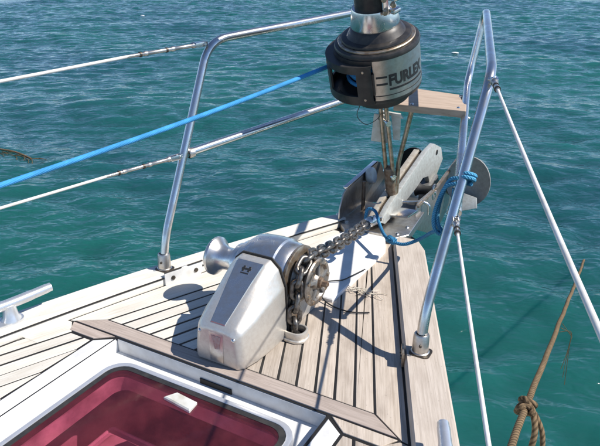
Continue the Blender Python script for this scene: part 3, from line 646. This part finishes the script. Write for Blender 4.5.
def fluke(cx, cz, rx, rz, mat, y0):
    # a cupped round blade on the side of the crown
    vs = []; fs = []; nu, nv = 28, 6
    for k in (0, 1):
        vs.append((cx, y0+0.010*k, cz))
        for j in range(1, nv+1):
            for i in range(nu):
                a = 2*math.pi*i/nu; q = j/nv; vs.append((cx+rx*q*math.cos(a), y0+0.010*k-0.035*q*q+0.10*rx*q*math.cos(a), cz+rz*q*math.sin(a)*(1.0 if math.sin(a) > 0 else 0.92)))
    o2 = 1+nu*nv
    for k in (0, 1):
        b0 = k*o2
        for i in range(nu): fs.append((b0, b0+1+i, b0+1+(i+1) % nu))
        for j in range(nv-1):
            for i in range(nu):
                p_ = b0+1+j*nu+i; p2 = b0+1+j*nu+(i+1) % nu; fs.append((p_, p2, p2+nu, p_+nu))
    for i in range(nu):
        p_ = 1+(nv-1)*nu+i; p2 = 1+(nv-1)*nu+(i+1) % nu; fs.append((p_, p2, o2+p2, o2+p_))
    g = MB(); g.add(vs, fs); return g.build('fluke', mat, an, smooth=45)
fluke(0.178, 0.048, 0.094, 0.118, 'fluke_grey', 1.62); fluke(-0.075, 0.072, 0.070, 0.098, 'black_rubber', 1.62)  # the port fluke's shade is painted in with black material
MB().tube([(0.03, 1.59, -0.03), (0.10, 1.625, -0.01), (0.17, 1.635, 0.03)], [0.022, 0.020, 0.014], 10).build('fluke_arm', 'galvanised_dark', an)
MB().tube([(0.0, 1.59, -0.02), (-0.04, 1.63, 0.02), (-0.075, 1.638, 0.06)], [0.022, 0.020, 0.014], 10).build('fluke_arm', 'galvanised_dark', an)
MB().plate([(0.10, -0.085), (0.225, -0.045), (0.215, -0.005), (0.13, 0.01)], (0.014, 1.555, 0.0), (1, 0.05, 0), (0, 0.5, 1), 0.010).build('fluke_tip', 'galvanised', an, bevel=0.003)
MB().plate([(1.50, 0.03), (1.60, 0.06), (1.66, -0.02), (1.58, -0.10), (1.50, -0.08)], (0.014, 0, 0), *YZ, 0.05).build('crown', 'galvanised_dark', an, bevel=0.004)

# ------------------------------------------------------------------ windlass
WX, WY, WZ = -0.022, 0.328, 0.138
wl = thing('anchor_windlass', 'cast alloy anchor windlass with chain gypsy and warping drum', 'windlass', (WX, 0.22, 0.0025))
secs = [  # y, hb, hs, zs, hm, zm, ht, zt
    (0.038, 0.062, 0.052, 0.090, 0.044, 0.100, 0.022, 0.104),
    (0.052, 0.076, 0.066, 0.100, 0.053, 0.113, 0.026, 0.118),
    (0.10, 0.087, 0.077, 0.118, 0.058, 0.143, 0.032, 0.151),
    (0.155, 0.091, 0.082, 0.137, 0.062, 0.175, 0.038, 0.189),
    (0.208, 0.092, 0.085, 0.152, 0.067, 0.201, 0.043, 0.221),
    (0.235, 0.092, 0.086, 0.154, 0.069, 0.205, 0.045, 0.227)]
g = MB(); vs = []; fs = []
for y, hb, hs_, zs, hm, zm, ht_, zt in secs:
    half = [(hb*0.99, 0.003), (hb, 0.03), (hs_, zs), (hm, zm), (ht_, zt)]
    vs += [(WX+a, y, z) for a, z in half]+[(WX-a, y, z) for a, z in half[::-1]]
m_ = 10
for i in range(len(secs)-1):
    for k in range(m_): l = (k+1) % m_; fs.append((i*m_+k, i*m_+l, (i+1)*m_+l, (i+1)*m_+k))
fs += [list(range(m_)), [(len(secs)-1)*m_+k for k in range(m_)]]
g.add(vs, fs); hous = g.build('motor_housing', 'windlass_metal', wl, smooth=60, bevel=0.0075, bseg=3, bang=14)
# raised flat strip down the middle of the top
vs = []; fs = []
strip_y = [(0.050, 0.1160), (0.10, 0.1505), (0.155, 0.1888), (0.205, 0.2195)]
for y, z in strip_y:
    hw = 0.023+0.018*(y-0.05)/0.155
    vs += [(WX-hw, y, z-0.004), (WX+hw, y, z-0.004), (WX+hw-0.002, y, z+0.0030), (WX-hw+0.002, y, z+0.0030)]
for i in range(3):
    for k in range(4): l = (k+1) % 4; fs.append((4*i+k, 4*i+l, 4*i+4+l, 4*i+4+k))
fs += [(0, 1, 2, 3), (12, 13, 14, 15)]
g = MB(); g.add(vs, fs); g.build('top_strip', 'windlass_polished', hous, smooth=20)
# central back panel with its faded red mark
MB().plate([(-0.020, 0.012), (0.020, 0.012), (0.022, 0.096), (-0.022, 0.096)], (WX, 0.0375, 0), (1, 0, 0), (0, 0.02, 1), 0.004).build('back_panel', 'windlass_polished', hous, bevel=0.001)
MB().plate([(-0.014, 0.088), (0.015, 0.088), (0.010, 0.052), (-0.004, 0.050)], (WX, 0.0352, 0), (1, 0, 0), (0, 0.02, 1), 0.0012).build('red_mark', 'red_print', hous, smooth=0)
for k in (-1, 1): MB().lathe([(0, 0.006), (0.003, 0.0055), (0.0055, 0.003), (0.006, 0.0005)], (WX+k*0.051, 0.0415, 0.088), (k*0.6, -0.75, 0.3), 12).build('screw', 'steel', hous)
sl = Vector((0, 0.050, 0.0307)).normalized(); e_ = Vector((1, 0, 0)); bd = Vector((WX, 0.184, 0.2100))
em = MB()
for k in (-1, 1): em.plate([(-0.003, -0.008), (0.003, -0.008), (0.003, 0.008), (-0.003, 0.008)], bd+e_*0.0085*k, e_, sl, 0.0016)
em.plate([(-0.014, -0.0025), (0.014, -0.0025), (0.014, 0.0025), (-0.014, 0.0025)], bd, e_, sl, 0.0015); em.plate([(-0.012, -0.015), (0.012, -0.015), (0.012, -0.012), (-0.012, -0.012)], bd, e_, sl, 0.0015)
em.build('emblem', 'black_print', hous, smooth=0)
gk = [(0.0940, 0.004), (0.0940, 0.03), (0.0885, 0.155), (0.0710, 0.2075), (0.046, 0.2300)]
MB().plate([(a, z) for a, z in gk]+[(-a, z) for a, z in gk[::-1]], (WX, 0.2375, 0), (1, 0, 0), (0, 0, 1), 0.004).build('gasket', 'black_rubber', hous, smooth=0)
MB().prism(rrect(WX-0.082, WX+0.082, 0.23, 0.43, 0.02), 0.003, 0.12, 0.004).build('pedestal', 'windlass_metal', wl, smooth=40)
gc = MB().lathe([(-0.126, 0.0432), (-0.124, 0.0564), (-0.104, 0.0602), (-0.102, 0.0686), (-0.084, 0.0733), (-0.080, 0.0827), (-0.066, 0.0865), (-0.062, 0.0959), (-0.05, 0.0992), (-0.005, 0.1020), (0.030, 0.1006), (0.034, 0.0954), (0.058, 0.0931), (0.068, 0.0865), (0.068, 0.0470)], (WX, WY, WZ), (1, 0, 0), 48).build('gear_case', 'windlass_polished', wl, smooth=32)
MB().lathe([(0.069, 0.088), (0.071, 0.0915), (0.078, 0.0915), (0.080, 0.087)], (WX, WY, WZ), (1, 0, 0), 40).build('case_flange', 'stained_steel', gc, smooth=32)
MB().lathe([(-0.114, 0.044), (-0.135, 0.040), (-0.150, 0.034), (-0.170, 0.034), (-0.187, 0.040), (-0.198, 0.052), (-0.204, 0.058), (-0.211, 0.058), (-0.217, 0.053), (-0.218, 0.025), (-0.214, 0.018), (-0.214, 0.001)], (WX, WY, WZ), (1, 0, 0), 40, cap=False).build('warping_drum', 'windlass_polished', wl, smooth=32)
# gypsy: two flanges with scalloped pockets
gy = MB().lathe([(0.080, 0.03), (0.082, 0.066), (0.086, 0.069), (0.090, 0.067), (0.098, 0.056), (0.108, 0.050), (0.118, 0.056), (0.126, 0.066), (0.131, 0.068), (0.135, 0.065), (0.137, 0.052), (0.131, 0.046), (0.130, 0.026), (0.137, 0.022), (0.140, 0.018), (0.140, 0.001)], (WX, WY, WZ), (1, 0, 0), 44, cap=False).build('gypsy', 'gypsy_metal', wl, smooth=32)
for k in range(9):
    a = 2*math.pi*k/9; c_ = Vector((WX+0.135, WY+0.057*math.cos(a), WZ+0.057*math.sin(a))); MB().lathe([(-0.002, 0.0075), (0.003, 0.0065), (0.004, 0.003)], c_, (1, 0, 0), 10).build('rim_stud', 'stained_steel', gy)
for k in range(5):
    a = 2*math.pi*k/5+0.3; MB().box(Vector((WX+0.134, WY+0.036*math.cos(a), WZ+0.036*math.sin(a))), (0.009, 0.030, 0.010), Matrix.Rotation(a, 3, 'X')).build('clutch_spoke', 'galvanised_dark', gy, bevel=0.002)
nut = MB().lathe([(0.136, 0.015), (0.147, 0.015), (0.149, 0.009), (0.164, 0.009), (0.166, 0.006), (0.166, 0.001)], (WX, WY, WZ), (1, 0, 0), 6, cap=False).build('clutch_nut', 'rusty', wl, smooth=0)
MB().prism(rrect(0.052, 0.125, 0.212, 0.275, 0.026), 0.002, 0.010, 0.002).build('chain_pipe_base', 'windlass_metal', wl, smooth=40)
MB().ring(rrect(0.056, 0.122, 0.216, 0.272, 0.024), rrect(0.062, 0.116, 0.222, 0.266, 0.019), 0.008, 0.030).build('chain_pipe', 'windlass_metal', wl, smooth=40, bevel=0.003)
MB().prism(rrect(0.063, 0.115, 0.223, 0.265, 0.018), 0.0095, 0.0115).build('pipe_mouth', 'drain_black', wl, smooth=0)
MB().box((WX+0.083, WY-0.05, 0.055), (0.012, 0.05, 0.11)).build('chain_stripper', 'stained_steel', wl, bevel=0.003)

# ------------------------------------------------------------------ chain
ch = thing('anchor_chain', 'dark galvanised anchor chain from the windlass gypsy to the anchor shank', 'chain', (0.088, 0.25, 0.012))
CP = []; gx = WX+0.108
for i in range(9): CP.append(Vector((gx-0.002, 0.243+0.008*(i/8), 0.014+0.095*(i/8))))
rg_ = 0.070
a0 = math.pi*1.10; a1 = math.radians(86)
for i in range(1, 16):
    a = a0+(a1-a0)*i/15; CP.append(Vector((gx, WY+rg_*math.cos(a), WZ+rg_*math.sin(a))))
pE = Vector((0.012, 0.900, 0.083)); pS_ = CP[-1]
for i in range(1, 30):
    f = i/29; p = pS_.lerp(pE, f); p.z -= 0.012*math.sin(math.pi*f); CP.append(p)
def resample(P_, step):
    out = [P_[0]]; acc = 0
    for p, q in zip(P_[:-1], P_[1:]):
        L_ = (q-p).length; s_ = step-acc
        while s_ <= L_: out.append(p.lerp(q, s_/L_)); s_ += step
        acc = L_-(s_-step)
    return out
PITCH_ = 0.0365; wr = 0.0070
CS = resample(CP, PITCH_)
lp = []
for i in range(20):
    a = 2*math.pi*i/20; hx = 0.0148*math.cos(a); hy = 0.0148*math.sin(a); lp.append((hx+math.copysign(PITCH_/2-0.0078, hx) if abs(hx) > 1e-6 else 0, hy, 0))
lp = [Vector(k) for k in lp]
lm_ = MB().tube(lp, wr, 9, closed=True)
proto = lm_.build('link', 'chain_steel', None, smooth=60); pm = proto.data; bpy.data.objects.remove(proto)
basev = Vector(ch['base'])
for i in range(len(CS)-1):
    p, q = CS[i], CS[i+1]; d = (q-p).normalized(); c_ = (p+q)/2
    e = Vector((1, 0, 0)); e = (e-d*e.dot(d)).normalized(); h = d.cross(e)
    an_ = (math.pi/4 if i % 2 else -math.pi/4)+rnd.uniform(-0.12, 0.12); y_ = e*math.cos(an_)+h*math.sin(an_); z_ = d.cross(y_)
    o = bpy.data.objects.new('link', pm); col.objects.link(o); o.parent = ch
    o.matrix_local = Matrix.Translation(c_-basev) @ Matrix((d, y_, z_)).transposed().to_4x4()
sw = thing('chain_swivel', 'bright silver swivel joining the chain to the anchor shank', 'swivel', tuple(pE))
d = (Vector((0.014, 1.0, 0.062))-pE).normalized()
MB().lathe([(-0.006, 0.008), (0.0, 0.017), (0.010, 0.0195), (0.028, 0.0195), (0.034, 0.014), (0.040, 0.0145), (0.058, 0.0185), (0.072, 0.017), (0.080, 0.008)], pE, d, 20).build('barrel', 'steel', sw)
MB().tube([pE+d*0.075, pE+d*0.12], [0.011, 0.009], 10).build('jaw', 'steel', sw)
MB().lathe([(-0.022, 0.006), (0.022, 0.006)], pE+d*0.065, (1, 0, 0.2), 10).build('swivel_pin', 'bolt_dark', sw)

# ------------------------------------------------------------------ blue lashing, cleats, small fittings
ls = thing('blue_lashing', 'short dark blue rope tied from the chain end to the pulpit leg', 'rope', (0.14, 0.80, 0.06))
lash = [(-0.024, 0.955, 0.065), (-0.016, 0.955, 0.108), (0.02, 0.94, 0.112), (0.06, 0.885, 0.092), (0.10, 0.835, 0.078), (0.142, 0.800, 0.078), (0.185, 0.800, 0.076), (0.235, 0.80, 0.105), (0.30, 0.72, 0.175), (0.36, 0.58, 0.245), (0.398, 0.475, 0.292)]
MB().tube(spline(lash, 8), 0.0058, 10).build('lead', 'blue_rope_dark', ls)
kn = Vector((0.138, 0.800, 0.080)); kp_ = []
for i in range(25):
    a = i/24*2*math.pi*1.6; kp_.append(kn+Vector((0.013*math.cos(a), 0.010*math.cos(a*1.3+0.6), 0.012*math.sin(a))))
MB().tube(spline(kp_, 2), 0.0062, 8).build('knot', 'blue_rope_dark', ls)
LT = Vector((0.443, 0.505, 0.440))
loop = [(0.428, 0.485, 0.442), (0.405, 0.49, 0.432), (0.390, 0.485, 0.395), (0.383, 0.48, 0.350), (0.386, 0.48, 0.312), (0.403, 0.475, 0.295), (0.418, 0.475, 0.322), (0.421, 0.478, 0.365), (0.420, 0.482, 0.415)]
MB().tube(spline(loop, 7), 0.0056, 10).build('hanging_loop', 'blue_rope_faded', ls)
loop2 = [(0.425, 0.48, 0.430), (0.398, 0.48, 0.415), (0.383, 0.474, 0.372), (0.376, 0.472, 0.330), (0.382, 0.47, 0.300), (0.398, 0.47, 0.288), (0.410, 0.47, 0.305)]
MB().tube(spline(loop2, 7), 0.0054, 10).build('hanging_loop', 'blue_rope_faded', ls)
ld = Vector((0.044, 0.56, 0.83)).normalized(); e = ld.orthogonal().normalized(); h = ld.cross(e); tp = []
for i in range(46):
    a = i/45*2*math.pi*2.2; tp.append(LT+ld*(-0.010+0.022*i/45)+(e*math.cos(a)+h*math.sin(a))*0.0192)
MB().tube(tp, 0.0058, 8).build('wrapping', 'blue_rope_faded', ls)

def cleat(c, d, label, s=1.0):
    c = Vector(c); d = Vector(d).normalized(); n = Vector((-d.y, d.x, 0))
    t = thing('mooring_cleat', label, 'cleat', tuple(c))
    horn = [c+d*k*s+Vector((0, 0, z*s)) for k, z in ((-0.165, 0.060), (-0.15, 0.059), (-0.10, 0.055), (-0.05, 0.052), (0.0, 0.051), (0.05, 0.052), (0.10, 0.055), (0.15, 0.059), (0.165, 0.060))]
    MB().tube(spline(horn, 4), [0.008]+[0.0125]*2+[0.0135]*4+[0.0145]*18+[0.0135]*4+[0.0125]*3+[0.008], 14).build('horn_bar', 'cleat_alloy', t)
    for k in (-1, 1): MB().lathe([(0.0, 0.028), (0.008, 0.027), (0.018, 0.021), (0.05, 0.017)], c+d*0.042*k*s, (0, 0, 1), 18).build('foot', 'cleat_alloy', t)
    MB().plate([(x, y) for x, y in rrect(-0.075, 0.075, -0.026, 0.026, 0.024)], c+Vector((0, 0, 0.003)), d, n, 0.006).build('base_plate', 'cleat_alloy', t, bevel=0.0015)
    return t
cleat((-0.633, -0.145, RZ), (0.30, 1, 0), 'silver horn cleat on the pale cap rail behind the pulpit', 1.0)
cleat((0.636, -0.150, RZ), (-0.42, 1, 0), 'silver horn cleat on the pinkish cap rail beside the sea', 1.0)
# plate with two bolts on the inner face of the port rail
fi = thing('rail_bracket', 'pale metal bracket with two bolts on the rail beside the pulpit foot', 'bracket', (-0.39, 0.30, 0.001))
p = Vector((-w_port(0.30)+0.0045, 0.30, 0.020)); q = Vector((-w_port(0.43)+0.0045, 0.43, 0.020)); dd = (q-p)
MB().plate([(0, -0.020), (0.128, -0.020), (0.136, -0.014), (0.136, 0.020), (0.085, 0.020), (0.080, 0.026), (0.062, 0.026), (0.057, 0.020), (0, 0.020)], p, dd.normalized(), (0, 0, 1), 0.006).build('plate', 'gelcoat', fi, bevel=0.0012)
for f in (0.2, 0.8):
    MB().lathe([(0, 0.0075), (0.003, 0.007), (0.004, 0.003)], p.lerp(q, f)+Vector((0.0032, -0.001, 0.0)), (1, -0.37, 0), 12).build('bolt', 'bolt_dark', fi)
MB().tube([p+Vector((0.0, 0, 0.024)), q+Vector((0, 0, 0.024))], 0.0025, 6).build('dark_seam', 'bolt_dark', fi)
f2 = thing('toe_bracket', 'small stained bracket on the rail beside the pulpit foot with the seat', 'bracket', (0.392, 0.29, 0.002))
MB().plate([(0, -0.020), (0.05, -0.020), (0.05, 0.018), (0, 0.018)], (w_stb(0.30)-0.004, 0.30, 0.024), Vector((0.42, -1, 0)).normalized(), (0, 0, 1), 0.006).build('plate', 'stained_steel', f2, bevel=0.0012)
for f in (0.012, 0.038): MB().lathe([(0, 0.006), (0.004, 0.005)], Vector((w_stb(0.30)-0.007, 0.30, 0.026))+Vector((0.42, -1, 0)).normalized()*f, (-1, -0.4, 0), 8).build('bolt', 'bolt_dark', f2)

# frayed twine on the deck
tw = thing('frayed_twine', 'frayed pale twine lying on the planks beside the white bow pad', 'twine', (0.15, 0.56, 0.003))
for i in range(11):
    a = rnd.uniform(-0.45, 0.45); L_ = rnd.uniform(0.04, 0.085); s0 = Vector((0.125+rnd.uniform(-0.03, 0.03), 0.55+rnd.uniform(-0.012, 0.012), 0.004))
    d = Vector((math.cos(a), math.sin(a)*0.7+0.15, 0)); sd_ = Vector((-d.y, d.x, 0))
    pts = [s0+d*L_*k/5+sd_*rnd.uniform(-0.008, 0.008)+Vector((0, 0, rnd.uniform(0.0, 0.010))) for k in range(6)]
    MB().tube(spline(pts, 4), 0.0012, 6).build('strand', 'twine', tw)
bt_ = thing('wire_shadow', 'thin black strand standing in for a wire shadow over the bow pad edge', 'shadow', (0.09, 0.55, 0.012))
MB().tube(spline([(0.10, 0.68, 0.016), (0.085, 0.62, 0.018), (0.07, 0.575, 0.018), (0.03, 0.535, 0.018), (0.045, 0.47, 0.017), (0.09, 0.44, 0.006), (0.16, 0.43, 0.005), (0.215, 0.455, 0.005)], 8), 0.0022, 6).build('shadow_strand', 'black_rubber', bt_)  # black strand laid in place of the shadow of rigging wire loops

# ------------------------------------------------------------------ things in the water
mr = thing('mooring_rope', 'weathered brown mooring rope with a knot stretching out over the water', 'rope', (0.69, 0.285, -0.03))
K = Vector((0.692, 0.285, -0.033)); F_ = Vector((0.557, 4.25, -1.31)); Nn = K+(K-F_).normalized()*0.62
pts = []
for i in range(41):
    f = i/40; p = Nn.lerp(F_, f); p.z -= 0.012*math.sin(math.pi*f)*f; pts.append(p+Vector((rnd.uniform(-1, 1)*0.002, 0, rnd.uniform(-1, 1)*0.002)))
pts[0:1] = [Vector((0.66, -0.36, 0.075)), Nn]
MB().tube(spline(pts, 3), 0.0082, 12).build('long_part', 'brown_rope', mr)
kn = K+Vector((0, 0.01, 0.0)); kk = []
for i in range(40):
    a = i/39*2*math.pi*2.6; kk.append(kn+Vector((0.0155*math.cos(a)+0.004*math.sin(3*a), -0.022+0.044*i/39+0.010*math.sin(1.7*a), 0.0155*math.sin(a)+0.003*math.cos(2.3*a))))
MB().tube(spline(kk, 2), 0.0068, 10).build('knot', 'brown_rope', mr)
tail = [K+Vector(k) for k in ((0.018, 0.0, 0.0), (0.032, -0.03, -0.03), (0.030, -0.06, -0.10), (0.036, -0.09, -0.18), (0.03, -0.10, -0.26))]
MB().tube(spline(tail, 6), 0.0072, 10).build('tail_end', 'brown_rope', mr)
tail = [K+Vector(k) for k in ((0.020, 0.01, -0.006), (0.046, -0.01, -0.04), (0.055, -0.03, -0.10), (0.050, -0.06, -0.17), (0.058, -0.07, -0.26))]
MB().tube(spline(tail, 6), 0.0062, 10).build('tail_end', 'brown_rope', mr)
for i in range(3):
    s0 = K.lerp(F_, 0.22+0.02*i); MB().tube(spline([s0+Vector((0.01, 0, 0)), s0+Vector((0.05, 0.02, -0.03*i)), s0+Vector((0.05, 0.0, -0.07)), s0+Vector((0.04+0.01*i, -0.02, -0.14-0.06*i))], 6), 0.0012, 6).build('stray_yarn', 'weed', mr)
fr_ = thing('floating_line', 'brown weedy rope end floating on the sea beyond the lifelines', 'rope', (-5.2, 3.3, SEA))
pts = [Vector((-8.6+0.36*i, 3.62-0.03*i+rnd.uniform(-0.03, 0.03), SEA+0.022+rnd.uniform(-0.006, 0.006))) for i in range(11)]
MB().tube(spline(pts, 5), 0.011, 8).build('floating_part', 'brown_rope', fr_)
for i in range(12):
    s0 = pts[-1]+Vector((rnd.uniform(-0.55, 0.05), rnd.uniform(-0.05, 0.05), 0.0)); a = rnd.uniform(-0.7, 0.7)
    MB().tube(spline([s0, s0+Vector((0.10*math.cos(a), 0.08*math.sin(a), 0.012)), s0+Vector((0.20*math.cos(a*1.3), 0.16*math.sin(a*1.3), 0.0))], 4), [0.0038]*8+[0.0015], 6).build('weed_frond', 'weed', fr_)
def foam(p, s):
    t = MB().lathe([(0.0, 0.02*s), (0.02*s, 0.10*s), (0.04*s, 0.09*s), (0.055*s, 0.04*s), (0.06*s, 0.005*s)], (0, 0, 0), (0, 0, 1), 14)
    t.v = [Vector((v.x*1.4+0.01*math.sin(v.y*30), v.y*0.7, v.z)) for v in t.v]
    o = t.build('drifting_float', 'foam_white', None); o.location = p; return o
tag(foam((-3.33, 13.35, SEA-0.012), 0.6), 'small white float adrift on open water past the bow seat', 'float')
tag(foam((-16.2, 17.3, SEA-0.012), 0.6), 'small white float adrift on open water past the upper white lifeline', 'float')
